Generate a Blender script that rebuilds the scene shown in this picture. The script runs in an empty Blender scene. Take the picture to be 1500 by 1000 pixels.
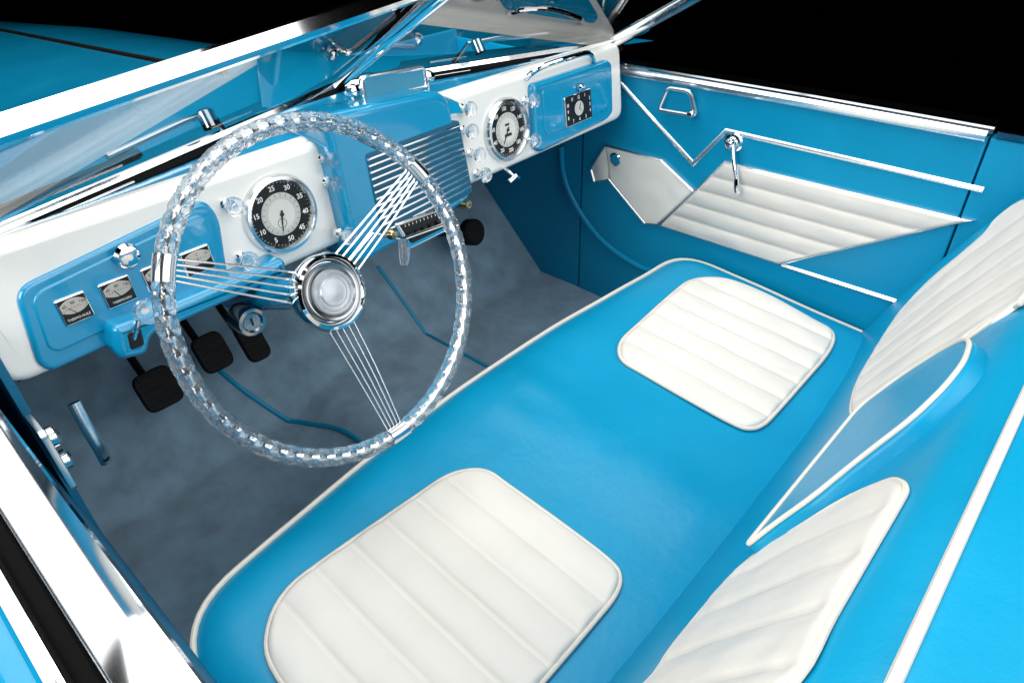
import bpy, bmesh, math, random
import numpy as np
from mathutils import Vector, Matrix, noise
random.seed(4)
S=bpy.context.scene; COL=S.collection
S.view_settings.view_transform='Standard'; S.view_settings.look='None'; S.view_settings.exposure=0
# ---------------------------------------------------------------- camera
R=np.array([[.67091,-.74089,-.03077],[-.44844,-.37226,-.81276],[.59066,.55904,-.58205]])
CP=np.array([-.7193,0,1.2]); FPX=1003.326
cd=bpy.data.cameras.new('camera'); cam=bpy.data.objects.new('camera',cd); COL.objects.link(cam)
cd.sensor_width=36; cd.lens=FPX/1500*36; cd.clip_start=.02; cd.clip_end=100
M=Matrix.Identity(4)
for i in range(3):
    M[i][0]=R[0][i]; M[i][1]=-R[1][i]; M[i][2]=-R[2][i]; M[i][3]=CP[i]
cam.matrix_world=M; S.camera=cam
def ray(px,py): return R.T@np.array([(px-750)/FPX,(py-500)/FPX,1.0])
def proj(P): c=R@(np.array(P)-CP); return np.array([750+FPX*c[0]/c[2],500+FPX*c[1]/c[2]])
def nrm(v): v=np.array(v,float); return v/np.linalg.norm(v)
class Fr:
    def __init__(s,O,U,V,W): s.O=np.array(O,float); s.U=nrm(U); s.V=nrm(V); s.W=nrm(W); s.warp=None
    def p(s,u,v,w=0):
        q=s.O+s.U*u+s.V*v+s.W*w
        return s.warp(q) if s.warp else q
    def px(s,x,y,w=0):
        d=ray(x,y); O=s.O+s.W*w; t=((O-CP)@s.W)/(d@s.W); q=CP+d*t-O
        u=np.array([float(q@s.U),float(q@s.V)])
        if s.warp:
            for _ in range(12):
                f=proj(s.p(u[0],u[1],w))-np.array([x,y]); h=1e-4
                J=np.stack([(proj(s.p(u[0]+h,u[1],w))-proj(s.p(u[0],u[1],w)))/h,(proj(s.p(u[0],u[1]+h,w))-proj(s.p(u[0],u[1],w)))/h],1)
                st=np.linalg.solve(J,-f); u=u+np.clip(st,-.05,.05)
        return (float(u[0]),float(u[1]))
    def pxs(s,l,w=0): return [s.px(x,y,w) for x,y in l]
# ---------------------------------------------------------------- materials
def mk(name,col,rough=.5,metal=0,coat=0,bump=None,var=0,vscale=6,sheen=0,spec=.5,trans=0,ior=1.45,crough=.05):
    m=bpy.data.materials.new(name); m.use_nodes=True; nt=m.node_tree; b=nt.nodes['Principled BSDF']
    b.inputs['Base Color'].default_value=(*col,1); b.inputs['Roughness'].default_value=rough; b.inputs['Metallic'].default_value=metal
    b.inputs['Coat Weight'].default_value=coat; b.inputs['Coat Roughness'].default_value=crough
    b.inputs['Specular IOR Level'].default_value=spec; b.inputs['Sheen Weight'].default_value=sheen
    b.inputs['Transmission Weight'].default_value=trans; b.inputs['IOR'].default_value=ior
    tc=nt.nodes.new('ShaderNodeTexCoord')
    if var:
        n=nt.nodes.new('ShaderNodeTexNoise'); n.inputs['Scale'].default_value=vscale; n.inputs['Detail'].default_value=5
        nt.links.new(tc.outputs['Object'],n.inputs['Vector'])
        r=nt.nodes.new('ShaderNodeMapRange'); r.inputs[1].default_value=.3; r.inputs[2].default_value=.7; r.inputs[3].default_value=1-var; r.inputs[4].default_value=1+var
        nt.links.new(n.outputs['Fac'],r.inputs[0])
        mx=nt.nodes.new('ShaderNodeVectorMath'); mx.operation='SCALE'; mx.inputs[0].default_value=col
        nt.links.new(r.outputs[0],mx.inputs['Scale']); nt.links.new(mx.outputs[0],b.inputs['Base Color'])
        r2=nt.nodes.new('ShaderNodeMapRange'); r2.inputs[1].default_value=.3; r2.inputs[2].default_value=.7; r2.inputs[3].default_value=rough*.88; r2.inputs[4].default_value=min(1,rough*1.12)
        nt.links.new(n.outputs['Fac'],r2.inputs[0]); nt.links.new(r2.outputs[0],b.inputs['Roughness'])
    last=None
    for sc,st,di in (bump or []):
        n=nt.nodes.new('ShaderNodeTexNoise'); n.inputs['Scale'].default_value=sc; n.inputs['Detail'].default_value=4
        nt.links.new(tc.outputs['Object'],n.inputs['Vector'])
        bp=nt.nodes.new('ShaderNodeBump'); bp.inputs['Strength'].default_value=st; bp.inputs['Distance'].default_value=di
        nt.links.new(n.outputs['Fac'],bp.inputs['Height'])
        if last: nt.links.new(last.outputs[0],bp.inputs['Normal'])
        last=bp
    if last: nt.links.new(last.outputs[0],b.inputs['Normal'])
    return m
BLUE=(.001,.29,.51)
LEA=mk('blue_leather',BLUE,.36,bump=[(420,.16,.001),(9,.25,.005),(34,.18,.004),(110,.12,.0015)],var=.06,vscale=5,spec=.38)
PAINT=mk('blue_paint',(.001,.265,.48),.25,coat=1,var=.02)
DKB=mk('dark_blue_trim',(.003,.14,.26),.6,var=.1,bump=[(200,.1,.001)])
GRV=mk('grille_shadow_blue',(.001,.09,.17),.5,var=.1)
CREAM=mk('cream_leather',(.76,.725,.66),.45,bump=[(350,.15,.001),(14,.3,.004),(60,.12,.002)],var=.04,vscale=8)
CRW=mk('cream_leather_lightened',(.96,.91,.82),.55,bump=[(350,.15,.001),(14,.35,.005)],var=.03,vscale=9,spec=.2)  # cream leather copy, colour lightened to offset the dash's shade on the pocket
CRP=mk('cream_piping',(.76,.70,.60),.45,var=.03)
IVORY=mk('cream_paint',(.87,.85,.80),.25,coat=.8,var=.015,crough=.1)
CHR=mk('chrome',(.86,.88,.90),.06,1,var=.02)
CHRS=mk('satin_chrome',(.93,.94,.95),.24,1,var=.03)
CHRB=mk('brushed_chrome',(.75,.77,.79),.2,1,var=.05)
FROST=mk('frosted_chrome',(.50,.53,.56),.35,.6,var=.06)
DCH=mk('dark_chrome',(.34,.35,.36),.15,1,var=.05)
MIR=mk('mirror_painted_reflection',(.10,.38,.54),.12,.2,coat=1,var=.02)  # blue reflection painted into the base colour of the mirror
CARPET=mk('carpet',(.235,.365,.465),.95,bump=[(900,.6,.002),(25,.4,.006)],var=.22,vscale=18,sheen=.4)
RUB=mk('black_rubber',(.006,.006,.006),.7,bump=[(300,.2,.001)],var=.1,spec=.25)
BLK=mk('black_enamel',(.008,.007,.007),.3,var=.05)
MAT=mk('matte_black',(.004,.004,.004),.9,var=.05,spec=.1)
DIAL=mk('dial_silver',(.56,.55,.51),.5,var=.03)
DIALI=mk('dial_cream',(.70,.68,.62),.5,var=.02)
DIALS=mk('dial_cream_dim',(.46,.43,.37),.5,var=.04)
WHT=mk('white_print',(.88,.87,.83),.5,var=.01)
BRS=mk('brass',(.45,.36,.20),.2,1,var=.05)
NEED=mk('needle_dark',(.03,.02,.02),.4,var=.02)
def glassmat(name,tint,boost,rough=.0):
    m=bpy.data.materials.new(name); m.use_nodes=True; nt=m.node_tree; nt.nodes.clear()
    o=nt.nodes.new('ShaderNodeOutputMaterial'); mx=nt.nodes.new('ShaderNodeMixShader'); t=nt.nodes.new('ShaderNodeBsdfTransparent'); g=nt.nodes.new('ShaderNodeBsdfGlossy')
    f=nt.nodes.new('ShaderNodeFresnel'); f.inputs['IOR'].default_value=1.5; t.inputs['Color'].default_value=(*tint,1); g.inputs['Roughness'].default_value=rough
    mt=nt.nodes.new('ShaderNodeMath'); mt.operation='MULTIPLY'; mt.inputs[1].default_value=boost; mt.use_clamp=True
    nt.links.new(f.outputs[0],mt.inputs[0]); nt.links.new(mt.outputs[0],mx.inputs[0]); nt.links.new(t.outputs[0],mx.inputs[1]); nt.links.new(g.outputs[0],mx.inputs[2]); nt.links.new(mx.outputs[0],o.inputs[0])
    return m
GLASS=glassmat('windshield_glass',(.92,.97,.98),.34)
def acryl():
    m=bpy.data.materials.new('clear_acrylic'); m.use_nodes=True; nt=m.node_tree; nt.nodes.clear()
    o=nt.nodes.new('ShaderNodeOutputMaterial'); mx=nt.nodes.new('ShaderNodeMixShader'); t=nt.nodes.new('ShaderNodeBsdfTransparent'); g=nt.nodes.new('ShaderNodeBsdfGlass')
    g.inputs['IOR'].default_value=1.49; g.inputs['Roughness'].default_value=.0; g.inputs['Color'].default_value=(1,1,1,1); t.inputs['Color'].default_value=(.98,.99,1,1)
    d=nt.nodes.new('ShaderNodeBsdfDiffuse'); d.inputs['Color'].default_value=(.92,.94,.95,1); m2=nt.nodes.new('ShaderNodeMixShader'); m2.inputs[0].default_value=.03
    mx.inputs[0].default_value=.66
    nt.links.new(t.outputs[0],mx.inputs[1]); nt.links.new(g.outputs[0],mx.inputs[2]); nt.links.new(mx.outputs[0],m2.inputs[1]); nt.links.new(d.outputs[0],m2.inputs[2]); nt.links.new(m2.outputs[0],o.inputs[0])
    return m
ACR=acryl()
# ---------------------------------------------------------------- object helpers
ORG={}
def thing(name,label,cat,loc,group=None):
    o=bpy.data.objects.new(name,None); o.empty_display_size=.05; COL.objects.link(o); o.location=loc
    o['label']=label; o['category']=cat
    if group: o['group']=group
    ORG[o]=Vector(loc); return o
def obj(name,bm,mat,parent=None,sharp=.6,recalc=True,label=None):
    bmesh.ops.remove_doubles(bm,verts=bm.verts,dist=1e-6)
    if recalc: bmesh.ops.recalc_face_normals(bm,faces=bm.faces)
    for f in bm.faces: f.smooth=True
    for e in bm.edges:
        if len(e.link_faces)==2: e.smooth=e.calc_face_angle(0)<sharp
    og=ORG.get(parent,Vector((0,0,0)))
    for v in bm.verts: v.co-=og
    me=bpy.data.meshes.new(name); bm.to_mesh(me); bm.free(); me.materials.append(mat)
    o=bpy.data.objects.new(name,me); COL.objects.link(o)
    if parent: o.parent=parent
    ORG[o]=og
    if label: o['label']=label
    return o
def tag(o,label,cat,group=None):
    o['label']=label; o['category']=cat
    if group: o['group']=group
    return o
def B(): return bmesh.new()
# ---------------------------------------------------------------- shape helpers
def area(p): p=np.array(p); x,y=p[:,0],p[:,1]; return .5*np.sum(x*np.roll(y,-1)-y*np.roll(x,-1))
def rnd(pts,r,n=6):
    out=[];N=len(pts)
    rs=r if hasattr(r,'__len__') else [r]*N
    for i in range(N):
        p=np.array(pts[i],float);a=np.array(pts[i-1],float)-p;b=np.array(pts[(i+1)%N],float)-p
        la,lb=np.linalg.norm(a),np.linalg.norm(b);q=min(rs[i],la*.48,lb*.48)
        A=p+a/la*q;Bq=p+b/lb*q
        for k in range(n+1):
            t=k/n; out.append(tuple((1-t)**2*A+2*t*(1-t)*p+t*t*Bq))
    return out
def dense(pts,d):
    out=[];N=len(pts)
    for i in range(N):
        a=np.array(pts[i],float);b=np.array(pts[(i+1)%N],float);k=max(1,int(np.linalg.norm(b-a)/d))
        for j in range(k): out.append(a+(b-a)*j/k)
    return np.array(out)
def inset(p,d):
    p=np.array(p,float); e=np.roll(p,-1,0)-p; L=np.linalg.norm(e,axis=1,keepdims=True); L[L<1e-9]=1e-9; e/=L
    n=np.stack([-e[:,1],e[:,0]],1); nn=n+np.roll(n,1,0); l=np.linalg.norm(nn,axis=1,keepdims=True); l[l<1e-6]=1; nn/=l
    c=np.clip(np.sum(nn*n,1,keepdims=True),.4,1); return p+nn*d/c
def plate(bm,fr,pts,w0,w1,bev=.003,nb=4,back=True):
    pts=list(pts)
    if area(pts)<0: pts=pts[::-1]
    rings=[(np.array(pts,float),w0)]
    for k in range(nb+1):
        a=k/nb*math.pi/2; rings.append((inset(pts,bev*(1-math.cos(a))),w1-bev+bev*math.sin(a)))
    if nb>1: rings.append((inset(pts,bev*1.25),w1))
    vr=[[bm.verts.new(fr.p(q[0],q[1],w)) for q in r] for r,w in rings]
    N=len(pts)
    for a,b in zip(vr,vr[1:]):
        for i in range(N): bm.faces.new((a[i],a[(i+1)%N],b[(i+1)%N],b[i]))
    bm.faces.new(vr[-1])
    if back: bm.faces.new(vr[0][::-1])
    return bm
def lathe(bm,fr,u,v,prof,n=32,sc=(1,1)):
    vr=[]
    for r,w in prof:
        vr.append([bm.verts.new(fr.p(u+sc[0]*r*math.cos(2*math.pi*i/n),v+sc[1]*r*math.sin(2*math.pi*i/n),w)) for i in range(n)] if r>1e-6 else [bm.verts.new(fr.p(u,v,w))])
    for a,b in zip(vr,vr[1:]):
        for i in range(n):
            j=(i+1)%n
            if len(a)>1 and len(b)>1: bm.faces.new((a[i],a[j],b[j],b[i]))
            elif len(b)==1 and len(a)>1: bm.faces.new((a[i],a[j],b[0]))
            elif len(a)==1 and len(b)>1: bm.faces.new((a[0],b[j],b[i]))
    return bm
def circ(r,n=10,ry=None): ry=ry or r; return [(r*math.cos(2*math.pi*i/n),ry*math.sin(2*math.pi*i/n)) for i in range(n)]
def sweep(bm,path,sec,up=None,closed=False,scale=None,secf=None):
    P=[np.array(p,float) for p in path];N=len(P)
    T=[]
    for i in range(N):
        if closed: t=P[(i+1)%N]-P[i-1]
        else: t=P[min(i+1,N-1)]-P[max(i-1,0)]
        T.append(nrm(t))
    if up is None:
        k=int(np.argmin(np.abs(T[0]))); n0=np.zeros(3); n0[k]=1
    else: n0=np.array(up,float)
    vr=[]
    for i in range(N):
        base=n0
        n=base-T[i]*(T[i]@base); n=nrm(n)
        if up is None: n0=n
        s=np.cross(T[i],n); k=scale(i) if scale else 1
        vr.append([bm.verts.new(P[i]+s*x*k+n*y*k) for x,y in (secf(i) if secf else sec)])
    m=len(vr[0])
    for i in range(N if closed else N-1):
        a,b=vr[i],vr[(i+1)%N]
        for j in range(m): bm.faces.new((a[j],a[(j+1)%m],b[(j+1)%m],b[j]))
    if not closed: bm.faces.new(vr[0][::-1]); bm.faces.new(vr[-1])
    return bm
def tube(bm,path,r,n=10,closed=False,up=None): return sweep(bm,path,circ(r,n),up,closed)
def cat(pts,n=6,closed=False):
    P=[np.array(p,float) for p in pts];N=len(P);out=[]
    for i in range(N if closed else N-1):
        if closed: a,b,c,d=P[i-1],P[i],P[(i+1)%N],P[(i+2)%N]
        else: a,b,c,d=P[max(i-1,0)],P[i],P[i+1],P[min(i+2,N-1)]
        for k in range(n):
            t=k/n; out.append(.5*((2*b)+(-a+c)*t+(2*a-5*b+4*c-d)*t*t+(-a+3*b-3*c+d)*t**3))
    if not closed: out.append(P[-1])
    return out
RSEC=lambda w,h:[(-w/2,-h/2),(w/2,-h/2),(w/2,h*.1),(w*.3,h*.45),(0,h/2),(-w*.3,h*.45),(-w/2,h*.1)]
def BSEC(w,h,c=.003): return [(-w/2+c,-h/2),(w/2-c,-h/2),(w/2,-h/2+c),(w/2,h/2-c),(w/2-c,h/2),(-w/2+c,h/2),(-w/2,h/2-c),(-w/2,-h/2+c)]
def strip(bm,fr,pts,w,h,w0=0,closed=False):
    P2=np.array(pts,float);N=len(P2)
    L=[]
    for i in range(N):
        a=P2[i]-P2[i-1] if (i>0 or closed) else P2[1]-P2[0]
        b=P2[(i+1)%N]-P2[i] if (i<N-1 or closed) else P2[-1]-P2[-2]
        a=a/np.linalg.norm(a);b=b/np.linalg.norm(b);n=np.array([-a[1]-b[1],a[0]+b[0]]);n/=max(1e-6,np.linalg.norm(n))
        c=max(.35,n@np.array([-b[1],b[0]])); L.append(n/c)
    prof=[(-.5,-.3),(-.5,.15),(-.3,.75),(0,1),(.3,.75),(.5,.15),(.5,-.3)]
    vr=[[bm.verts.new(fr.p(*(P2[i]+L[i]*x*w),w0+y*h)) for x,y in prof] for i in range(N)]
    m=len(prof)
    for i in range(N if closed else N-1):
        a,b=vr[i],vr[(i+1)%N]
        for j in range(m): bm.faces.new((a[j],a[(j+1)%m],b[(j+1)%m],b[j]))
    if not closed: bm.faces.new(vr[0]); bm.faces.new(vr[-1])
    return bm
def pdist(q,poly):
    q=np.atleast_2d(q);A=np.array(poly,float);Bp=np.roll(A,-1,0);d=Bp-A
    L=np.sum(d*d,1);L[L<1e-12]=1e-12
    t=np.clip(np.sum((q[:,None,:]-A[None])*d[None],2)/L,0,1)
    c=A[None]+t[...,None]*d[None]
    return np.sqrt(np.min(np.sum((q[:,None,:]-c)**2,2),1))
def pad(bm,fr,outl,nf,stack='u',H=.012,amp=.009,ew=.010,base=0,rows=12,ncol=46,seed=0,fade=.008):
    o=np.array(outl,float)
    if stack=='v': o=o[:,::-1]
    t0,t1=o[:,0].min(),o[:,0].max();eps=(t1-t0)*.002
    ts=np.linspace(t0+eps,t1-eps,nf*rows+1)
    ts=np.unique(np.concatenate([ts,t0+eps+(t1-t0)*np.array([.003,.007,.012,.02,.03]),t1-eps-(t1-t0)*np.array([.003,.007,.012,.02,.03])]))
    o2=np.roll(o,-1,0);rowsv=[]
    for t in ts:
        m=((o[:,0]<=t)&(o2[:,0]>t))|((o[:,0]>t)&(o2[:,0]<=t))
        a=o[m];b=o2[m];s=a[:,1]+(b[:,1]-a[:,1])*(t-a[:,0])/(b[:,0]-a[:,0])
        s0,s1=s.min(),s.max()
        c=(1-np.cos(np.linspace(0,math.pi,ncol)))/2; c=.5*c+.5*np.linspace(0,1,ncol)
        ss=s0+(s1-s0)*c; q=np.stack([np.full(ncol,t),ss],1); d=pdist(q,o)
        e=np.sqrt(np.clip(1-(1-np.clip(d/ew,0,1))**2,0,1))
        fl=abs(math.sin(math.pi*(t-t0)/(t1-t0)*nf))**.42
        row=[]
        for k in range(ncol):
            nz=noise.noise(Vector((t*22+seed,ss[k]*22,0)))*.0016+noise.noise(Vector((t*60+seed,ss[k]*14,3)))*.0008
            h=base+e[k]*(H-amp*(1-fl)*min(1,d[k]/fade)+nz)
            row.append(bm.verts.new(fr.p(*( (t,ss[k]) if stack=='u' else (ss[k],t)),h)))
        rowsv.append(row)
    for a,b in zip(rowsv,rowsv[1:]):
        for k in range(ncol-1): bm.faces.new((a[k],a[k+1],b[k+1],b[k]))
    return bm
def text(bm,fr,s,size,u,v,w,rot=0,sx=1.0,bold=0.0):
    c=bpy.data.curves.new('lettering','FONT'); c.body=s; c.size=size; c.align_x='CENTER'; c.align_y='CENTER'; c.offset=bold; c.resolution_u=3
    o=bpy.data.objects.new('lettering',c); COL.objects.link(o); bpy.context.view_layer.update()
    me=bpy.data.meshes.new_from_object(o.evaluated_get(bpy.context.evaluated_depsgraph_get()))
    ca,sa=math.cos(rot),math.sin(rot); vs=[]
    for q in me.vertices:
        x,y=q.co.x*sx,q.co.y; vs.append(bm.verts.new(fr.p(u+x*ca-y*sa,v+x*sa+y*ca,w)))
    for p in me.polygons:
        try: bm.faces.new([vs[i] for i in p.vertices])
        except ValueError: pass
    bpy.data.objects.remove(o); bpy.data.curves.remove(c); bpy.data.meshes.remove(me)
def rect(u0,v0,u1,v1): return [(u0,v0),(u1,v0),(u1,v1),(u0,v1)]
# ================================================================ BENCH SEAT
seat=thing('bench_seat','blue leather bench seat with four fluted cream inserts and cream piping','seat',(0,.4,.14))
so=rnd([(-.66,.17),(.66,.17),(.665,.715),(.3,.752),(0,.765),(-.3,.752),(-.665,.705)],[.03,.03,.10,.2,.2,.2,.12],10)
so=dense(so,.022)
def seatz(x,y,d):
    z=.363+.0868*(y-.3)+.012*math.exp(-(x/.10)**2)*min(1,d/.1)
    z+=.0022*math.sin(x*70)*math.exp(-(x/.12)**2)*math.exp(-((y-.63)/.06)**2)*min(1,d/.04)
    return z-.028*math.exp(-d/.03)+.004*math.exp(-((abs(x)-.62)/.06)**2)
bm=B();c=np.array([0,.45]);rings=[]
fr=np.unique(np.concatenate([np.linspace(.04,.8,30),np.linspace(.8,1,24)]))[::-1]
for s in fr:
    q=c+(so-c)*s; d=pdist(q,so)
    rings.append([bm.verts.new((q[i,0],q[i,1],seatz(q[i,0],q[i,1],d[i])+noise.noise(Vector((q[i,0]*7,q[i,1]*7,1)))*.0025)) for i in range(len(q))])
edge=[np.array(v.co) for v in rings[0]]
low=[bm.verts.new((p[0]*.99,.45+(p[1]-.45)*.985,.15)) for p in edge]
mid=[bm.verts.new((p[0]*1.004,.45+(p[1]-.45)*1.006,p[2]-.05)) for p in edge]
rings=[low,mid]+rings
N=len(so)
for a,b in zip(rings,rings[1:]):
    for i in range(N): bm.faces.new((a[i],a[(i+1)%N],b[(i+1)%N],b[i]))
bm.faces.new(rings[-1])
cush=obj('seat_cushion',bm,LEA,seat)
kk=[i for i,p in enumerate(edge) if p[1]<.26]
i0=[i for i in range(N) if edge[i][1]<.26 and edge[(i+1)%N][1]>=.26][0]
pp=[edge[(i0+1+j)%N]+np.array([0,0,.003]) for j in range(N-len(kk))]
bm=tube(B(),pp,.0045,8,up=(0,0,1)); obj('piping',bm,CRP,cush)
SF=Fr((0,.3,.363),(1,0,0),(0,.9962,.0868),(0,-.0868,.9962))
far=[(907,515),(912,497),(935,475),(985,430),(1010,412),(1040,407),(1075,412),(1130,435),(1190,468),(1215,482),(1221,497),(1210,520),(1180,555),(1140,600),(1120,620),(1100,627),(1075,620),(1010,585),(940,545),(915,530)]
fo=[tuple(p) for p in cat(SF.pxs(far,.006),4,True)]
for mir in (1,-1):
    o=[(u*mir,v) for u,v in fo]
    bm=pad(B(),SF,o,7,'u',.013,.008,.010,.001,seed=mir*7); obj('seat_insert',bm,CREAM,cush,sharp=2)
    bm=tube(B(),[SF.p(u,v,.005) for u,v in o],.0036,8,closed=True,up=SF.W); obj('insert_piping',bm,CRP,cush)
BF=Fr((0,.22,.37),(-1,0,0),(0,-.4472,.8944),(0,.8944,.4472))
def wrap(q):
    q=np.array(q,float); f=min(1,max(0,(.80-q[2])/.06)); q[1]+=.045*min(1.3,(abs(q[0])/.66)**4)*f
    q[1]+=.010*math.sin(math.pi*min(1,max(0,(q[2]-.36)/.40))); return q
BF.warp=wrap
prof=cat([(.255,.30),(.235,.34),(.22,.37),(.19,.43),(.155,.50),(.12,.57),(.085,.64),(.055,.70),(.033,.744),(.016,.768),(-.012,.783),(-.04,.787),(-.10,.786),(-.25,.775),(-.5,.74)],5)
bm=B();xs=np.linspace(-.675,.675,61);rows=[]
for x in xs:
    e=max(0,(abs(x)-.63)/.045)
    rows.append([bm.verts.new(wrap((x,p[0]-.012*e*e,p[1]-.010*e*e+noise.noise(Vector((x*6,p[1]*8,5)))*.0012))) for p in prof])
for a,b in zip(rows,rows[1:]):
    for k in range(len(prof)-1): bm.faces.new((a[k],a[k+1],b[k+1],b[k]))
back=obj('backrest',bm,LEA,seat,sharp=2)
bm=tube(B(),[(x,-.016,.787) for x in np.linspace(-.66,.66,40)],.0046,8,up=(0,0,1)); obj('piping',bm,CRP,back)
near=BF.pxs([(940,1000),(985,940),(1060,850),(1110,805),(1165,770),(1230,730),(1290,703),(1312,700),(1322,712),(1310,736),(1268,806),(1215,895),(1160,990)],.006)
farb=BF.pxs([(1244,601),(1252,562),(1275,520),(1310,465),(1360,410),(1430,352)],.006)+[(-.62,.33),(-.60,.385)]+[(-near[i][0],near[i][1]) for i in (12,11)]+BF.pxs([(1508,424),(1475,450),(1440,474),(1350,540),(1280,588),(1258,603)],.006)
near+= [(.50,.405),(.57,.39),(.605,.34),(.605,.24),(.585,.16),(.53,.115),(.44,.105)]
for sd,pts in ((3,near),(11,farb)):
    o=[tuple(p) for p in cat(pts,4,True)]
    bm=pad(B(),BF,o,7,'u',.0085,.0052,.010,-.001,seed=sd,fade=.02); obj('backrest_insert',bm,CREAM,back,sharp=2)
    bm=tube(B(),[BF.p(u,v,.0025) for u,v in o],.0030,8,closed=True,up=BF.W); obj('insert_piping',bm,CRP,back)
apx=BF.pxs([(1085,808),(1130,772),(1190,730),(1260,673),(1340,612),(1392,560),(1417,527),(1425,500),(1418,493),(1385,508),(1325,546),(1258,596),(1165,710)],.018)
ao=rnd(apx,.02,5)
bm=plate(B(),BF,ao,-.012,.018,.007,7); arm=obj('armrest',bm,LEA,back,sharp=1.2)
bm=tube(B(),[BF.p(u,v,.0185) for u,v in inset(ao if area(ao)>0 else ao[::-1],.003)],.0027,8,closed=True,up=BF.W); obj('armrest_piping',bm,CRP,back)
# ================================================================ STEERING WHEEL
th,ph=.3704,.049
H=np.array([-.3149,.688,.7411]); Wn=np.array([math.sin(ph)*math.cos(th),-math.cos(ph)*math.cos(th),math.sin(th)]);Ur=np.array([math.cos(ph),math.sin(ph),0]);Vu=np.cross(Wn,Ur)
WF=Fr(H,Ur,Vu,Wn)
HD=-.034
sw=thing('steering_wheel','clear acrylic steering wheel with chrome hub and three sets of thin wire spokes','steering wheel',tuple(H))
RW=.215
NR=240
path=[WF.p(RW*math.cos(a),RW*math.sin(a)) for a in np.linspace(0,2*math.pi,NR,endpoint=False)]
def rope(i):
    out=[]
    for j in range(12):
        a=2*math.pi*(j+.5*(i%2))/12; r=.0121*(1-.10*(1 if i%4==0 else 0))
        out.append((r*math.cos(a),r*math.sin(a)))
    return out
bm=sweep(B(),path,None,WF.W,True,secf=rope)
rim=obj('rim',bm,ACR,sw,sharp=.12)
bm=sweep(B(),path,circ(.0042,8),WF.W,True,scale=lambda i:1.0 if (i%4)<2 else .6); obj('rim_core',bm,CHR,rim,sharp=.5)
for k,a0 in enumerate((-math.pi/2,math.pi/6,math.pi*5/6)):
    a0+=-.027; d=np.array([math.cos(a0),math.sin(a0)]);t=np.array([-d[1],d[0]])
    bm=B(); sweep(bm,[WF.p(RW*math.cos(a),RW*math.sin(a)) for a in np.linspace(a0-.068,a0+.068,9)],circ(.0125,16),WF.W)
    obj('rim_clamp',bm,CHRB,sw)
    for j in range(5):
        f=(j-2)/2
        bm=tube(B(),cat([WF.p(*(d*.040+t*.020*f),HD+.002),WF.p(*(d*.12+t*.0165*f),HD*.5+.003),WF.p(*(d*(RW-.008)+t*.0115*f),0)],5),.0014,8); obj('spoke',bm,CHRS,sw)
hp_=lambda l:[(r,w+HD) for r,w in l]
bm=lathe(B(),WF,0,0,hp_([(0,-.03),(.030,-.03),(.046,-.015),(.052,.0),(.053,.010),(.050,.018),(.046,.020),(.042,.016),(.040,.010),(.0,.009)]),56); hub=obj('hub',bm,CHR,sw)
bm=lathe(B(),WF,0,0,hp_([(.0395,.0095),(.0395,.016),(.037,.020),(.034,.0195),(.032,.016),(.030,.0145),(.0,.0145)]),56); obj('hub_ring',bm,DCH,hub)
bm=lathe(B(),WF,0,0,hp_([(.0305,.0150),(.0300,.021),(.026,.0265),(.018,.0295),(.009,.0308),(0,.0312)]),48); obj('horn_button',bm,ACR,hub)
bm=lathe(B(),WF,0,0,hp_([(.0285,.0150),(.0265,.0175),(.0235,.0178),(.0215,.0160),(.0180,.0160),(.0165,.0178),(.0125,.0180),(.006,.0190),(.0,.0194)]),48); obj('medallion',bm,FROST,hub)
bm=lathe(B(),WF,0,0,[(.0,-.32),(.024,-.32),(.024,-.08),(.034,-.063),(0,-.063)],32); obj('steering_column',bm,PAINT,sw)
# ================================================================ DASHBOARD
tl=.1206
DF=Fr((0,.9175,.759),(1,0,0),(0,math.sin(tl),math.cos(tl)),(0,-math.cos(tl),math.sin(tl)))
dash=thing('dashboard','cream and blue painted dashboard with round gauges, chrome grille and clear knobs','dashboard',(0,.95,.65))
bm=plate(B(),DF,rnd(rect(-.665,-.082,.655,.088),[.035,.03,.03,.02],8),-.09,0,.014,12); obj('cream_panel',bm,IVORY,dash)
bm=B();rw=[]
for i in range(41):
    x=-.655+1.30*i/40; zb=.857-.028*abs(x)/.655
    rw.append([bm.verts.new((x,y,z)) for y,z in ((.9435,.8440),(.948,.8472),(.962,.8475+.15*(zb-.847)))])
for a,b in zip(rw,rw[1:]):
    for k in range(2): bm.faces.new((a[k],a[k+1],b[k+1],b[k]))
obj('dash_top',bm,IVORY,dash)
bm=B();rw=[]
for i in range(41):
    x=-.665+1.32*i/40; yb=1.10-.135*abs(x)/.655; zb=.857-.028*abs(x)/.655
    rw.append([bm.verts.new((x,y,z)) for y,z in ((.9622,.847+.15*(zb-.847)-.001),(.97,.847+.25*(zb-.847)),(yb+.02,zb-.003))])
for a,b in zip(rw,rw[1:]):
    for k in range(2): bm.faces.new((a[k],a[k+1],b[k+1],b[k]))
obj('dash_shelf',bm,PAINT,dash)
bm=plate(B(),DF,rnd(DF.pxs([(20,425),(300,291),(322,318),(338,425),(75,545),(55,535)],.006),.022),-.01,.007,.006,6); lp=obj('left_panel',bm,PAINT,dash)
bm=plate(B(),DF,rnd(DF.pxs([(42,432),(292,312),(308,325),(322,405),(85,515),(70,510)],.007),.02),0,.0095,.0025,3); obj('raised_field',bm,PAINT,lp)
bm=plate(B(),DF,rnd(DF.pxs([(779,124),(890,87),(897,92),(899,165),(890,176),(792,224),(783,216)],.012),.012),-.02,.014,.010,6); rp=obj('right_panel',bm,PAINT,dash)
bm=plate(B(),DF,rnd(DF.pxs([(793,133),(883,103),(889,108),(891,155),(885,162),(802,198),(797,194)],.014),.008),0,.0165,.0025,3); obj('raised_field',bm,PAINT,rp)
con=DF.pxs([(466,170),(640,132),(658,142),(692,285),(686,296),(532,388),(520,380),(500,290),(479,200)],.035)
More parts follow.
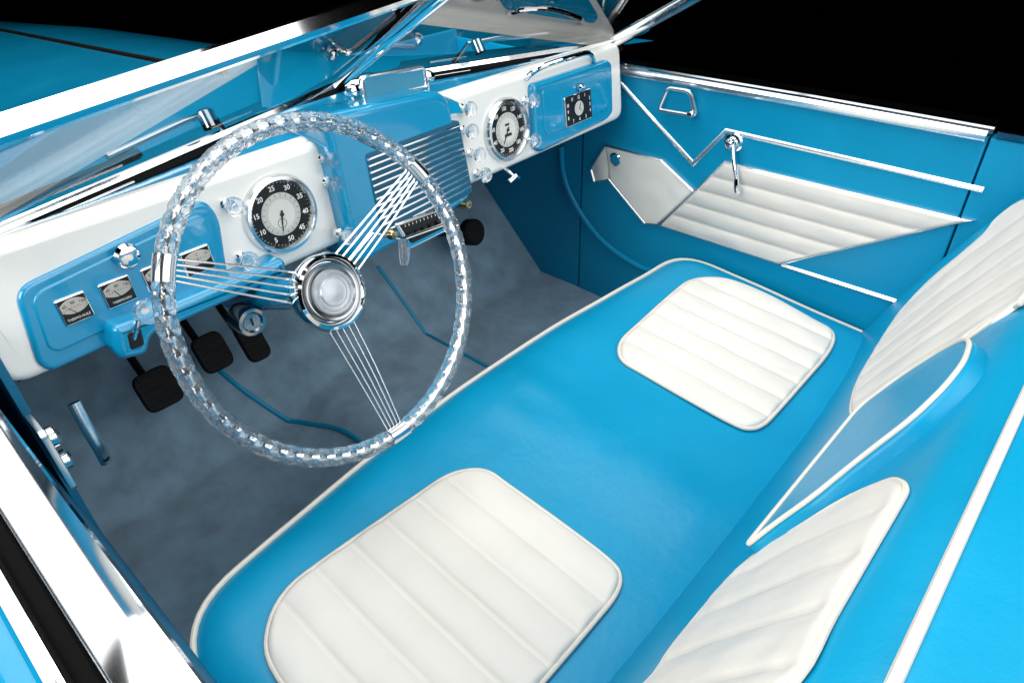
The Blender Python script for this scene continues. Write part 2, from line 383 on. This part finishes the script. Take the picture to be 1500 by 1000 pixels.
bm=plate(B(),DF,rnd(con,.015),-.05,.036,.014,8); co=obj('center_console',bm,PAINT,dash)
bm=B();rw=[]
for i in range(25):
    x=-.165+.285*i/24; e=1-abs((x+.0225)/.1425)**5
    rw.append([bm.verts.new((x,y,z)) for y,z in ((.893,.825+.008*e),(.903,.842+.010*e),(.925,.846+.012*e),(.97,.848+.012*e),(1.03,.854+.006*e),(1.09,.860))])
for a,b in zip(rw,rw[1:]):
    for k in range(5): bm.faces.new((a[k],a[k+1],b[k+1],b[k]))
obj('console_top',bm,PAINT,co)
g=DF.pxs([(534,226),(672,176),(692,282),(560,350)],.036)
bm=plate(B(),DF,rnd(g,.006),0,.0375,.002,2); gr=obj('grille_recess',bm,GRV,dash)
bm=B();n=12
for i in range(n):
    f=(i+.5)/n
    a=DF.px(536+(562-536)*f,230+(345-230)*f,.038);b=DF.px(671+(690-671)*f,180+(278-180)*f,.038)
    sweep(bm,[DF.p(*a,.0382),DF.p(*b,.0382)],circ(.0024,10,.0036),DF.W)
obj('grille_bars',bm,CHR,gr)
r_=DF.pxs([(578,328),(650,303),(656,338),(600,366)],.045)
bm=plate(B(),DF,rnd(r_,.006),.03,.046,.003,3); rad=obj('radio',bm,CHR,dash)
r_=DF.pxs([(586,330),(645,309),(650,334),(603,357)],.047)
bm=plate(B(),DF,rnd(r_,.004),.04,.048,.001,2); obj('radio_face',bm,BLK,rad)
for i in range(5):
    q=DF.px(602+i*10,346-i*4.5,.05); bm=plate(B(),DF,rnd(rect(q[0]-.004,q[1]-.006,q[0]+.004,q[1]+.006),.001,2),.045,.054,.001,2); obj('radio_button',bm,BLK,rad)
bm=B()
for i in range(9):
    q=DF.px(594+i*5.5,331-i*2,.049); plate(bm,DF,rect(q[0]-.0005,q[1]-.002,q[0]+.0005,q[1]+.002),.0475,.0487,.0002,1)
obj('radio_scale',bm,WHT,rad)
TW=13
def gauge(u,v,labels,needles,sub):
    bm=lathe(B(),DF,u,v,[(.0,-.005),(.0610,-.005),(.0610,.005),(.0575,.012),(.0525,.013),(.0490,.007),(.0483,.0025),(0,.0025)],56); gz=obj('gauge',bm,CHRB,dash)
    bm=lathe(B(),DF,u,v,[(.0481,.0020),(.0481,.0042),(.033,.0042),(.033,.0020)],56); obj('dial_ring',bm,BLK,gz)
    bm=lathe(B(),DF,u,v,[(.0325,.0030),(.0325,.0046),(.0322,.0048),(.0245,.0048),(.0240,.0043),(.0,.0043)],48); obj('dial_face',bm,DIAL,gz)
    bm=lathe(B(),DF,u,v,[(.0225,.0040),(.0225,.0049),(0,.0049)],48); obj('dial_center',bm,DIALI,gz)
    bm=B()
    for k,s in enumerate(labels):
        a=math.radians((k-4.5)*36+TW); text(bm,DF,s,.0108,u+.0408*math.sin(a),v+.0408*math.cos(a),.0047,0,.80 if len(s)>2 else .95,.0002)
    for k in range(50):
        a=math.radians(k*7.2+18+TW); r0=.0467; d=np.array([math.sin(a),math.cos(a)]);t=np.array([d[1],-d[0]]);w=.00025
        plate(bm,DF,[tuple(np.array([u,v])+d*r0-t*w),tuple(np.array([u,v])+d*.0479-t*w),tuple(np.array([u,v])+d*.0479+t*w),tuple(np.array([u,v])+d*r0+t*w)],.0043,.0048,.0001,1)
    obj('numerals',bm,WHT,gz,recalc=True)
    bm=B()
    for a,l,w in needles:
        a=math.radians(a+TW);d=np.array([math.sin(a),math.cos(a)]);t=np.array([d[1],-d[0]]);q=np.array([u,v])
        plate(bm,DF,[tuple(q-d*.006-t*w),tuple(q+d*l-t*w*.4),tuple(q+d*l+t*w*.4),tuple(q-d*.006+t*w)],.0058,.0068,.0003,1)
    lathe(bm,DF,u,v,[(.003,.005),(.003,.0075),(0,.008)],16); obj('needle',bm,NEED,gz)
    bm=B()
    for k in range(20):
        a=k*math.pi/10+math.radians(TW);d=np.array([math.sin(a),math.cos(a)]);t=np.array([d[1],-d[0]]);q=np.array([u,v])
        plate(bm,DF,[tuple(q+d*.027-t*.0003),tuple(q+d*.031-t*.0003),tuple(q+d*.031+t*.0003),tuple(q+d*.027+t*.0003)],.0048,.0052,.0001,1)
    if sub=='box':
        for yy,hw_,hh_ in ((-.010,.010,.0028),(.010,.006,.002)):
            plate(bm,DF,rect(u-hw_,v+yy-hh_,u+hw_,v+yy+hh_),.0048,.0054,.0002,1)
    else: lathe(bm,DF,u-.003,v-.0132,[(.0075,.0048),(.0075,.0053),(.0068,.0053),(.0068,.0048)],24)
    obj('dial_marks',bm,NEED,gz)
gl=DF.px(410,313);gs=DF.px(741,190)
gauge(gl[0],gl[1],[str(5*k) for k in range(1,11)],[(180,.026,.0012),(182,.016,.0016)],'ring')
gauge(gs[0],gs[1],[str(20*k) for k in range(1,11)],[(200,.028,.0013)],'box')
def small(quad,w,word,na):
    q=np.array(DF.pxs(quad,w)); u0=(q[0,0]+q[3,0])/2;u1=(q[1,0]+q[2,0])/2;v1=(q[0,1]+q[1,1])/2;v0=(q[2,1]+q[3,1])/2
    out=rnd(rect(u0,v0,u1,v1),.003,3); bm=plate(B(),DF,out,w-.006,w+.003,.002,3); z=obj('small_gauge',bm,CHR,dash)
    d=.0022; bm=plate(B(),DF,rect(u0+d,v0+d,u1-d,v1-d),w,w+.0036,.0003,1); obj('dial_ground',bm,BLK,z)
    vm=v0+(v1-v0)*.42; uc=(u0+u1)/2; hw=(u1-u0)/2-.0032; vt=v1-.0032
    fan=[(uc-hw,vm+.003)]+[(uc-hw,vt-.006)]+[(uc+hw*x,vt-.006*x*x) for x in np.linspace(-.9,.9,9)]+[(uc+hw,vt-.006),(uc+hw,vm+.003)]+[(uc+hw*x,vm-.002+.005*x*x) for x in np.linspace(.8,-.8,7)]
    bm=plate(B(),DF,fan,w+.002,w+.0042,.0002,1); obj('dial_face',bm,DIALS,z)
    bm=B()
    for k,s in enumerate(('60','80','100') if word else ('0','5','10')): text(bm,DF,s,.0054,uc+(k-1)*hw*.70,vt-.0055-abs(k-1)*.002,w+.0046,-(k-1)*.25)
    for k in range(9):
        x=(k-4)/4.6; plate(bm,DF,rect(uc+hw*x-.0002,vt-.0125-.003*x*x,uc+hw*x+.0002,vt-.010-.003*x*x),w+.0042,w+.0046,.0001,1)
    obj('dial_marks',bm,NEED,z)
    if word:
        bm=B(); text(bm,DF,word,.0046,uc,v0+.0072,w+.0041,0,.85,.0); obj('lettering',bm,WHT,z)
    bm=plate(B(),DF,[(uc-.0006,vm-.002),(uc+.0006,vm-.002),(uc+na*hw+.0003,v1-.013),(uc+na*hw-.0003,v1-.013)],w+.0045,w+.0052,.0002,1); obj('needle',bm,NEED,z)
small([(80,437),(128,425),(137,465),(90,479)],.010,'THERMO-HUILE',-.5)
small([(144,413),(191,402),(201,440),(153,453)],.010,'THERMO-EAU',-.3)
small([(206,391),(252,379),(259,416),(213,428)],.010,None,.2)
small([(263,368),(308,357),(314,395),(270,406)],.010,None,.0)
q=np.array(DF.pxs([(826,143),(863,133),(866,172),(829,185)],.017));u0=(q[0,0]+q[3,0])/2;u1=(q[1,0]+q[2,0])/2;v1=(q[0,1]+q[1,1])/2;v0=(q[2,1]+q[3,1])/2;uc,vc=(u0+u1)/2,(v0+v1)/2
bm=plate(B(),DF,rnd(rect(u0-.002,v0-.002,u1+.002,v1+.002),.003,3),.01,.020,.002,3); ck=obj('clock',bm,CHR,dash)
bm=plate(B(),DF,rect(u0,v0,u1,v1),.015,.0206,.0003,1); obj('clock_ground',bm,BLK,ck)
bm=lathe(B(),DF,uc,vc,[(.0150,.0195),(.0150,.0212),(0,.0212)],32); obj('dial_face',bm,DIAL,ck)
bm=B();hw,hh=(u1-u0)/2-.0060,(v1-v0)/2-.0066
for k in range(1,13):
    a=math.radians(30*k);x,y=math.sin(a),math.cos(a);m=max(abs(x),abs(y)); text(bm,DF,str(k),.0096,uc+hw*x/m,vc+hh*y/m,.0210,0,.78,.0003)
obj('numerals',bm,WHT,ck)
bm=B()
for a,l in ((30,.012),(130,.009)):
    a=math.radians(a);d=np.array([math.sin(a),math.cos(a)]);t=np.array([d[1],-d[0]])*.0007;c0=np.array([uc,vc]); plate(bm,DF,[tuple(c0-t),tuple(c0+d*l-t*.4),tuple(c0+d*l+t*.4),tuple(c0+t)],.0212,.0222,.0002,1)
obj('clock_hand',bm,NEED,ck)
def knob(px,py,w=0,r=.0138,L=.022):
    u,v=DF.px(px,py,w+L)
    bm=lathe(B(),DF,u,v,[(.0085,w-.004),(.0085,w+.004),(.0055,w+.006),(.005,w+L-.004),(.008,w+L-.001),(0,w+L-.001)],20); k=obj('knob',bm,CHR,dash)
    bm=lathe(B(),DF,u,v,[(0,w+L-.001),(r*.75,w+L),(r,w+L+.004),(r,w+L+.009),(r*.85,w+L+.0125),(r*.5,w+L+.014),(r*.3,w+L+.0125),(0,w+L+.0125)],28); obj('knob_cap',bm,ACR,k)
for p in ((340,302),(362,381),(483,233),(489,268),(512,306),(686,160),(688,192),(699,226),(708,256),(779,148),(781,206)): knob(*p)
knob(508,345,.02)
bm=lathe(B(),DF,*DF.px(187,375,.02),[(.006,0),(.006,.012),(.015,.015),(.0165,.02),(.013,.027),(0,.030)],28); obj('pull_knob',bm,CHR,dash)
bm=lathe(B(),DF,*DF.px(850,129,.02),[(.004,0.01),(.004,.018),(.008,.02),(.009,.024),(.006,.028),(0,.029)],24); obj('glovebox_button',bm,CHR,dash)
bm=plate(B(),DF,rnd(DF.pxs([(166,480),(205,466),(418,378),(424,404),(224,492),(217,520),(180,529),(168,516)],.045),.008),-.01,.045,.010,6); lr=obj('lower_rail',bm,PAINT,dash)
bm=plate(B(),DF,rnd(DF.pxs([(186,488),(206,480),(212,505),(192,513)],.046),.004),.03,.0465,.001,1); obj('rail_slot',bm,BLK,lr)
u,v=DF.px(215,455,.08)
bm=tube(B(),[DF.p(*DF.px(190,500,.03),.04),DF.p(u,v,.06),DF.p(u,v,.075)],.004); lv=obj('lever',bm,CHR,dash)
bm=lathe(B(),DF,u,v,[(0,.07),(.013,.072),(.0165,.080),(.015,.090),(.008,.096),(0,.097)],28); obj('knob_cap',bm,ACR,lv)
u,v=DF.px(372,473,.04)
bm=lathe(B(),DF,u,v,[(0,0),(.023,0),(.023,.030),(.021,.036),(.016,.037),(.013,.034),(0,.034)],36); il=obj('ignition_lock',bm,DCH,dash)
bm=plate(B(),DF,rect(u-.0015,v-.006,u+.0015,v+.006),.032,.0352,.0003,1); obj('key_slot',bm,BLK,il)
a=WF.p(.03,-.02,-.12)
s0=DF.p(*DF.px(545,342,.12),.12);s1=DF.p(*DF.px(590,350,.12),.12);s2=DF.p(*DF.px(655,327,.10),.10);s3=DF.p(*DF.px(592,388,.13),.13)
bm=tube(B(),[a,s0,s1,s2],.003); st=obj('column_stalk',bm,CHR,dash)
bm=sweep(B(),cat([s1,(s1+s3)/2+np.array([.002,0,0]),s3],5),circ(.008,12),None,False,scale=lambda i:.6+.5*math.sin(.4+i*.25)); obj('stalk_grip',bm,ACR,st)
u,v=DF.px(577,344,.13); bm=lathe(B(),DF,u,v,[(0,.115),(.008,.118),(.009,.126),(.006,.132),(0,.133)],20); obj('stalk_button',bm,BRS,st)
u,v=DF.px(684,299,.04); bm=lathe(B(),DF,u,v,[(.012,0),(.012,.03),(.009,.036),(.007,.046),(0,.047)],20); obj('brass_valve',bm,BRS,dash)
u,v=DF.px(752,254,.02)
bm=B(); tube(bm,[DF.p(u,v+.02,-.03),DF.p(u,v,.01),DF.p(u,v-.008,.02)],.004); tube(bm,[DF.p(u-.014,v-.012,.02),DF.p(u,v-.004,.026),DF.p(u+.014,v-.012,.02)],.0045); obj('pull_handle',bm,CHR,dash)
hp=[DF.p(*DF.px(776,116,.01),0),DF.p(*DF.px(790,100,.03),.03),DF.p(*DF.px(830,86,.045),.045),DF.p(*DF.px(862,78,.03),.03),DF.p(*DF.px(873,92,.0),-.005)]
bm=tube(B(),cat(hp,6),.0055,10); obj('grab_handle',bm,CHR,dash)
bm=plate(B(),Fr((0,0,.672),(1,0,0),(0,1,0),(0,0,1)),rect(-.65,.93,.65,1.3),0,.01,.002,2); obj('underside',bm,BLK,dash)
# ================================================================ MIRROR
MF=Fr((.05,.975,.878),(1,0,0),(0,.17,.985),(0,-.985,.17))
mr=thing('rear_view_mirror','small mirror painted with a blue reflection in a chrome frame on top of the dashboard center','mirror',(.05,1.0,.855))
mo=MF.pxs([(529,115),(620,99),(624,128),(533,146)])
bm=plate(B(),MF,rnd(mo,.008),-.003,.003,.002,4); obj('mirror_body',bm,MIR,mr)
bm=strip(B(),MF,rnd(mo,.008),.009,.007,-.001,True); obj('mirror_frame',bm,CHRS,mr)
for x,y in ((517,133),(628,112)):
    u,v=MF.px(x,y); bm=lathe(B(),MF,u,v,[(0,-.012),(.009,-.010),(.011,0),(.008,.008),(0,.010)],20); sc=.02*(1 if x>570 else -1); tube(bm,[MF.p(u,v,0),MF.p(u-sc,v,0)],.003); tube(bm,[MF.p(u,v,-.004),MF.p(u,v-.03,-.01)],.003); obj('mirror_bracket',bm,CHR,mr)
# ================================================================ WINDSHIELD
ws=thing('windshield','split vee windshield with chrome frame and raked clear panes','windshield',(0,1.1,.855))
rk=np.array([0,-.871,.491]);Bc=np.array([0,1.10,.862]);Bl=np.array([-.665,.978,.834]);Br=np.array([.665,.958,.834])
HS=.42;Tc,Tl,Tr=Bc+rk*HS,Bl+rk*HS,Br+rk*HS
for nm,p,q,sec in (('base_rail',Bl,Bc,BSEC(.030,.014)),('base_rail',Br,Bc,BSEC(.030,.014)),('top_rail',Tl,Tc,BSEC(.018,.021,.004)),('top_rail',Tr,Tc,BSEC(.018,.021,.004)),('side_pillar',Bl,Tl,BSEC(.036,.022)),('side_pillar',Br,Tr,BSEC(.040,.022)),('center_post',Bc,Tc,RSEC(.018,.018))):
    n=np.cross(nrm(rk),np.array([1.0,0,0])); n=n if n[1]<0 else -n
    bm=sweep(B(),[p,p+(q-p)*.5,q],sec,n); obj(nm,bm,CHR,ws)
for nm,p,q in (('rail_painted_reflection',Bl,Bc),('rail_painted_reflection',Br,Bc)):
    d=np.array([0,-.022,-.004]); bm=sweep(B(),[p+d,q+d],RSEC(.018,.010),(0,-.4,1)); obj(nm,bm,MAT,ws)  # matte black paints in the dark reflection of the chrome base strip
for a,b,c_,d_ in ((Bl,Bc,Tc,Tl),(Br,Bc,Tc,Tr)):
    bm=B(); n=4; g=[[bm.verts.new((a+(b-a)*i/n)*(1-j/n)+(d_+(c_-d_)*i/n)*(j/n)) for j in range(n+1)] for i in range(n+1)]
    for i in range(n):
        for j in range(n): bm.faces.new((g[i][j],g[i+1][j],g[i+1][j+1],g[i][j+1]))
    obj('glass_pane',bm,GLASS,ws,sharp=2)
nout=np.array([0,.491,.871])
for sgn,E in ((-1,Bl),(1,Br)):
    f=lambda t,s,o=.012:Bc+(E-Bc)*t+rk*s+nout*o
    bm=B(); sweep(bm,[f(.88,.055),f(.60,.060)],RSEC(.016,.012),nout); bl=obj('wiper_blade',bm,RUB,ws)
    bm=B(); tube(bm,[f(.36,.0,.0),f(.40,.045,.03),f(.48,.058,.028),f(.66,.060,.022)],.005); lathe(bm,Fr(f(.42,.05,.028),(1,0,0),(0,-.871,.491),nout),0,0,[(.012,-.02),(.012,.004),(.006,.008),(0,.009)],20); obj('wiper_arm',bm,DCH,bl)
    for t0,t1 in ((.80,.62),(.40,.28)):
        bm=sweep(B(),[f(t0,.012,-.016),f(t1,.012,-.016)],BSEC(.022,.010,.002),nout); br=obj('rail_clip',bm,DCH,ws)
    for tt in np.linspace(.08,.95,9): obj('rail_screw',lathe(B(),Fr(f(tt,.004,-.009),(1,0,0),(0,.871,-.491),-nout),0,0,[(.004,-.004),(.004,.001),(.002,.003),(0,.003)],12),CHRB,ws)
# ================================================================ HOOD + BODY
car=thing('car_body','glossy blue car bodywork with long hood beyond the windshield','car body',(0,1.5,.14))
bm=B();rows=[]
def hz(x,y):
    zc=np.interp(y,[.9,1.1,1.93,3.1,4.5],[.852,.848,.80,.735,.62]); k=np.interp(y,[1.0,1.3,2.0,4],[.05,.12,.40,.46]); return zc-k*x*x
for i in range(41):
    x=-.8+1.6*i/40; y0=1.09-.13*abs(x)/.66
    rows.append([bm.verts.new((x,y,hz(x,y))) for y in [y0+(4.2-y0)*(j/40)**1.4 for j in range(41)]])
for a,b in zip(rows,rows[1:]):
    for k in range(40): bm.faces.new((a[k],a[k+1],b[k+1],b[k]))
hood=obj('hood',bm,PAINT,car,sharp=2)
bm=tube(B(),[(0,y,hz(0,y)+.001) for y in np.linspace(1.5,4.2,30)],.008,8,up=(0,0,1)); obj('hood_hinge',bm,BLK,hood)
XF=Fr((.690,0,0),(0,-1,0),(0,0,1),(-1,0,0))
bm=plate(B(),XF,rect(-1.55,.12,-1.056,.78),-.01,0,.002,2); kp=obj('kick_panel',bm,LEA,car)
kc=cat([XF.p(*XF.px(x,y,.006),.006) for x,y in ((822,215),(827,262),(848,308),(884,354),(938,391),(985,402))],6)
bm=tube(B(),kc,.007,8); obj('kick_piping',bm,LEA,kp)
XN=Fr((-.655,0,0),(0,1,0),(0,0,1),(1,0,0))
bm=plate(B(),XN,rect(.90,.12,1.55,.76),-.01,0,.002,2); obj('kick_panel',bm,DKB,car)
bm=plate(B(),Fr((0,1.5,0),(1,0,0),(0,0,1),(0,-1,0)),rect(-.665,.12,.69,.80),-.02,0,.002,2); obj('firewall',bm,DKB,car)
bm=plate(B(),XF,rect(-.179,.2,.6,.772),-.03,.002,.004,3); qp=obj('rear_quarter_panel',bm,LEA,car)
bm=sweep(B(),[(.708,.172,.784),(.708,-.2,.786),(.708,-.6,.78)],RSEC(.05,.016),(0,0,1)); obj('quarter_cap',bm,CHR,qp)
# ================================================================ CARPET
def fz(x,y):
    z=.14+max(0,y-1.2)*1.0*1.0+.055/(1+math.exp(-(min(x+.16,.2-x))/.02))
    return z+noise.noise(Vector((x*5,y*5,2)))*.004
bm=B();rows=[]
for i in range(81):
    x=-.655+1.345*i/80; rows.append([bm.verts.new((x,.3+1.2*j/60,fz(x,.3+1.2*j/60))) for j in range(61)])
for a,b in zip(rows,rows[1:]):
    for k in range(60): bm.faces.new((a[k],a[k+1],b[k+1],b[k]))
fl=obj('floor',bm,CARPET,None,sharp=2); fl['kind']='structure'
for pts,lab in (([(-.20,.7),(-.16,1.0),(-.19,1.15),(-.26,1.28),(-.30,1.38)],'blue piping along the driver side of the floor tunnel'),([(.22,.7),(.215,1.0),(.215,1.2),(.20,1.35)],'blue piping along the passenger side of the floor tunnel')):
    p=[np.array((x,y,fz(x,y)+.002)) for x,y in [tuple(q) for q in cat([np.array(t) for t in pts],6)]]
    tag(obj('carpet_piping',tube(B(),p,.0055,8),LEA),lab,'piping')
# ================================================================ DOORS
XD=Fr((.688,.5,.786),(0,-1,0),(0,0,1),(-1,0,0))
pd=thing('passenger_door','blue leather passenger door with cream fluted panel and chrome strips','door',(.70,.5,.2))
bm=plate(B(),XD,rect(-.552,-.66,.318,-.012),-.03,0,.004,3); obj('door_panel',bm,LEA,pd)
bm=sweep(B(),[(.706,.955,.784),(.706,.5,.787),(.706,.178,.786)],BSEC(.052,.013,.003),(0,0,1)); obj('top_rail',bm,DCH,pd)
bm=sweep(B(),[(.682,.955,.776),(.682,.5,.778),(.682,.185,.777)],RSEC(.016,.016),(-.7,0,.7)); obj('inner_molding',bm,CHRS,pd)
bm=strip(B(),XD,XD.pxs([(908,122),(1015,240),(1063,192),(1440,279)],.002),.011,.005,0); obj('upper_strip',bm,CHRS,pd)
bm=strip(B(),XD,XD.pxs([(1145,389),(1315,443)],.002),.011,.005); obj('lower_strip',bm,CHRS,pd)
big=XD.pxs([(1062,238),(1418,323),(1142,386),(968,330)],.004)
bm=pad(B(),XD,rnd(big,.004,3),5,'v',.012,.008,.006,.001,seed=9); dp=obj('fluted_insert',bm,CREAM,pd,sharp=2)
bm=strip(B(),XD,big,.009,.007,.001,True); obj('insert_strip',bm,CHRS,dp)
sm=XD.pxs([(888,213),(969,234),(1016,279),(963,328),(946,327),(893,262),(872,266),(867,248)],.003)
mainp=[sm[0],sm[1],sm[2],sm[3],sm[4],sm[5]]
bm=pad(B(),XD,mainp,1,'u',.007,.0,.006,.001,rows=40,seed=5); tp=[sm[0],sm[5],sm[6],sm[7]]; plate(bm,XD,tp,0,.0065,.001,1); sp=obj('cream_pocket',bm,CRW,pd,sharp=2)
bm=B()
for a_,b_ in zip(sm,sm[1:]+sm[:1]): strip(bm,XD,[a_,b_],.008,.009,.001)
obj('pocket_strip',bm,CHRS,sp)
u,v=XD.px(902,233,.006); bm=lathe(B(),XD,u,v,[(.017,.003),(.017,.010),(.014,.012),(.012,.010),(0,.010)],28); lk=obj('lock_bezel',bm,CHR,pd)
bm=lathe(B(),XD,u,v,[(.0125,.009),(.012,.0125),(0,.0135)],24); obj('lock_button',bm,PAINT,lk)
hp=rnd(XD.pxs([(978,129),(1010,134),(1019,170),(964,161)],.02),.012,5)
bm=sweep(B(),[XD.p(u,v,.018) for u,v in hp],circ(.0046,10),XD.W,True); ph_=obj('pull_ring',bm,CHRS,pd)
u,v=XD.px(1014,166,.01); bm=lathe(B(),XD,u,v,[(.010,0),(.010,.018),(.006,.024),(0,.025)],20); obj('ring_pivot',bm,CHR,ph_)
u,v=XD.px(1071,210,.015); bm=lathe(B(),XD,u,v,[(.022,0),(.022,.006),(.019,.010),(.013,.011),(.011,.022),(.006,.026),(0,.027)],32); cr=obj('window_crank',bm,CHR,pd)
a=XD.px(1073,215,.025);b=XD.px(1079,262,.035)
bm=sweep(B(),cat([XD.p(*a,.022),XD.p((a[0]+b[0])/2,(a[1]+b[1])/2,.032),XD.p(*b,.034)],4),circ(.0045,10,.006),XD.W); obj('crank_arm',bm,CHR,cr)
e=XD.px(1080,284,.04); bm=sweep(B(),cat([XD.p(*b,.036),XD.p((b[0]+e[0])/2,(b[1]+e[1])/2,.040),XD.p(*e,.040)],4),circ(.0062,10)); obj('crank_grip',bm,CHR,cr)
dd=thing('driver_door','open topped driver door edge with wide polished chrome sill','door',(-.72,.4,.2))
def ylong(x,z): return [(x,y,z) for y in np.linspace(-.4,.97,8)]
bm=sweep(B(),ylong(-.711,.780),[(-.021,-.006),(.021,-.006),(.021,.002),(.0185,.0055),(0,.0068),(-.0185,.0055),(-.021,.002)],(0,0,1)); obj('chrome_sill',bm,CHR,dd,sharp=.35)
bm=sweep(B(),ylong(-.739,.772),RSEC(.014,.010),(0,0,1)); obj('window_channel',bm,MAT,dd)
bm=sweep(B(),ylong(-.754,.779),RSEC(.016,.014),(0,0,1)); obj('outer_molding',bm,CHR,dd)
bm=B();pf=cat([(-.762,.778),(-.785,.775),(-.81,.755),(-.83,.70),(-.84,.5),(-.83,.2)],4);rows=[[bm.verts.new((p[0],y,p[1])) for p in pf] for y in np.linspace(-.4,1.3,10)]
for a,b in zip(rows,rows[1:]):
    for k in range(len(pf)-1): bm.faces.new((a[k],a[k+1],b[k+1],b[k]))
obj('outer_skin',bm,PAINT,dd)
bm=B();pf=cat([(-.69,.77),(-.688,.70),(-.672,.55),(-.655,.4),(-.648,.3),(-.65,.12)],4);rows=[[bm.verts.new((p[0],y,p[1])) for p in pf] for y in np.linspace(-.1,.95,10)]
for a,b in zip(rows,rows[1:]):
    for k in range(len(pf)-1): bm.faces.new((a[k],a[k+1],b[k+1],b[k]))
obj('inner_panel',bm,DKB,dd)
# ================================================================ PEDALS AND SMALL THINGS
def pedal(x,y,z,w,h,label,lean=.6):
    t=thing('pedal',label,'pedal',(x,y+.12,.2),'foot pedals')
    f=Fr((x,y,z),(1,0,0),(0,math.sin(lean),math.cos(lean)),(0,-math.cos(lean),math.sin(lean)))
    bm=plate(B(),f,rnd(rect(-w/2,-h/2,w/2,h/2),.02,5),-.006,.008,.004,3)
    for k in range(5): plate(bm,f,rect(-w*.38,-h*.36+k*h*.17,w*.38,-h*.36+k*h*.17+h*.08),.006,.0095,.001,1)
    obj('pedal_pad',bm,RUB,t)
    obj('pedal_arm',tube(B(),cat([f.p(0,0,-.004),f.p(0,.02,-.05),(x,y+.14,z+.06)],4),.008),BLK,t)
pedal(-.44,1.20,.385,.072,.078,'wide black rubber pedal nearest the driver door')
pedal(-.32,1.207,.40,.062,.078,'black rubber pedal in the middle of the three')
pedal(-.235,1.21,.38,.05,.09,'narrow black rubber pedal below the ignition lock')
t=thing('release_lever','slim chrome release lever hanging below the dashboard beside the driver door','lever',(-.60,.97,.55))
LF=Fr((-.60,.97,.53),(1,0,0),(0,0,1),(0,-1,0))
obj('lever_arm',sweep(B(),cat([LF.p(*LF.px(112,594),-.01),LF.p(*LF.px(125,622),0),LF.p(*LF.px(142,652),.006),LF.p(*LF.px(156,676),0)],4),circ(.006,10,.009)),CHRS,t)
u,v=LF.px(152,668); obj('lever_tip',lathe(B(),LF,u,v,[(0,-.012),(.007,-.01),(.008,.002),(.005,.008),(0,.009)],16),BLK,t)
t=thing('door_latch','chrome door latch plate on the hinge pillar beside the driver sill','latch',(-.66,.86,.6))
LF=Fr((-.662,.85,.61),(0,1,0),(0,0,1),(1,0,0))
bm=plate(B(),LF,rnd(rect(-.03,-.05,.03,.05),.01),-.004,.004,.002,3); obj('latch_plate',bm,CHRB,t)
for dv in (.02,-.02): obj('latch_bolt',lathe(B(),LF,0,dv,[(.014,.003),(.014,.012),(.008,.016),(0,.017)],20),CHR,t)
CF=Fr((.19,1.25,.45),(1,0,0),(0,.3,.954),(0,-.954,.3))
u,v=CF.px(694,340)
t=thing('heater_cap','round black cap under the dashboard right of the grille','cap',tuple(CF.p(u,v,-.05)))
obj('cap_disc',lathe(B(),CF,u,v,[(0,-.02),(.036,-.02),(.036,.004),(.03,.010),(0,.008)],32),RUB,t)
obj('cap_stem',tube(B(),[CF.p(u,v,-.019),CF.p(u,v,-.2)],.012),BLK,t)
# ================================================================ LIGHT
w=bpy.data.worlds.new('World'); S.world=w; w.use_nodes=True; w.node_tree.nodes['Background'].inputs[0].default_value=(.5,.55,.6,1); w.node_tree.nodes['Background'].inputs[1].default_value=.0
def area_l(name,loc,tgt,sx,sy,P,col=(1,1,1)):
    l=bpy.data.lights.new(name,'AREA'); l.shape='RECTANGLE'; l.size=sx; l.size_y=sy; l.energy=P; l.color=col
    o=bpy.data.objects.new(name,l); COL.objects.link(o); o.location=loc
    o.rotation_euler=(Vector(tgt)-Vector(loc)).to_track_quat('-Z','Y').to_euler()
area_l('overhead_softbox',(-.1,1.1,3.2),(0,1.0,0),3.0,2.8,98)
area_l('rear_softbox',(.6,-3.6,2.6),(0,.9,.7),5.0,3.4,150)
area_l('rear_strip',(1.3,-2.5,4.3),(0,.8,.8),5.0,1.8,70)
area_l('front_softbox',(-.4,3.4,2.9),(0,.6,.6),3.0,1.6,24)
area_l('side_softbox',(-2.9,.4,2.3),(.6,.5,.5),1.8,1.6,75)
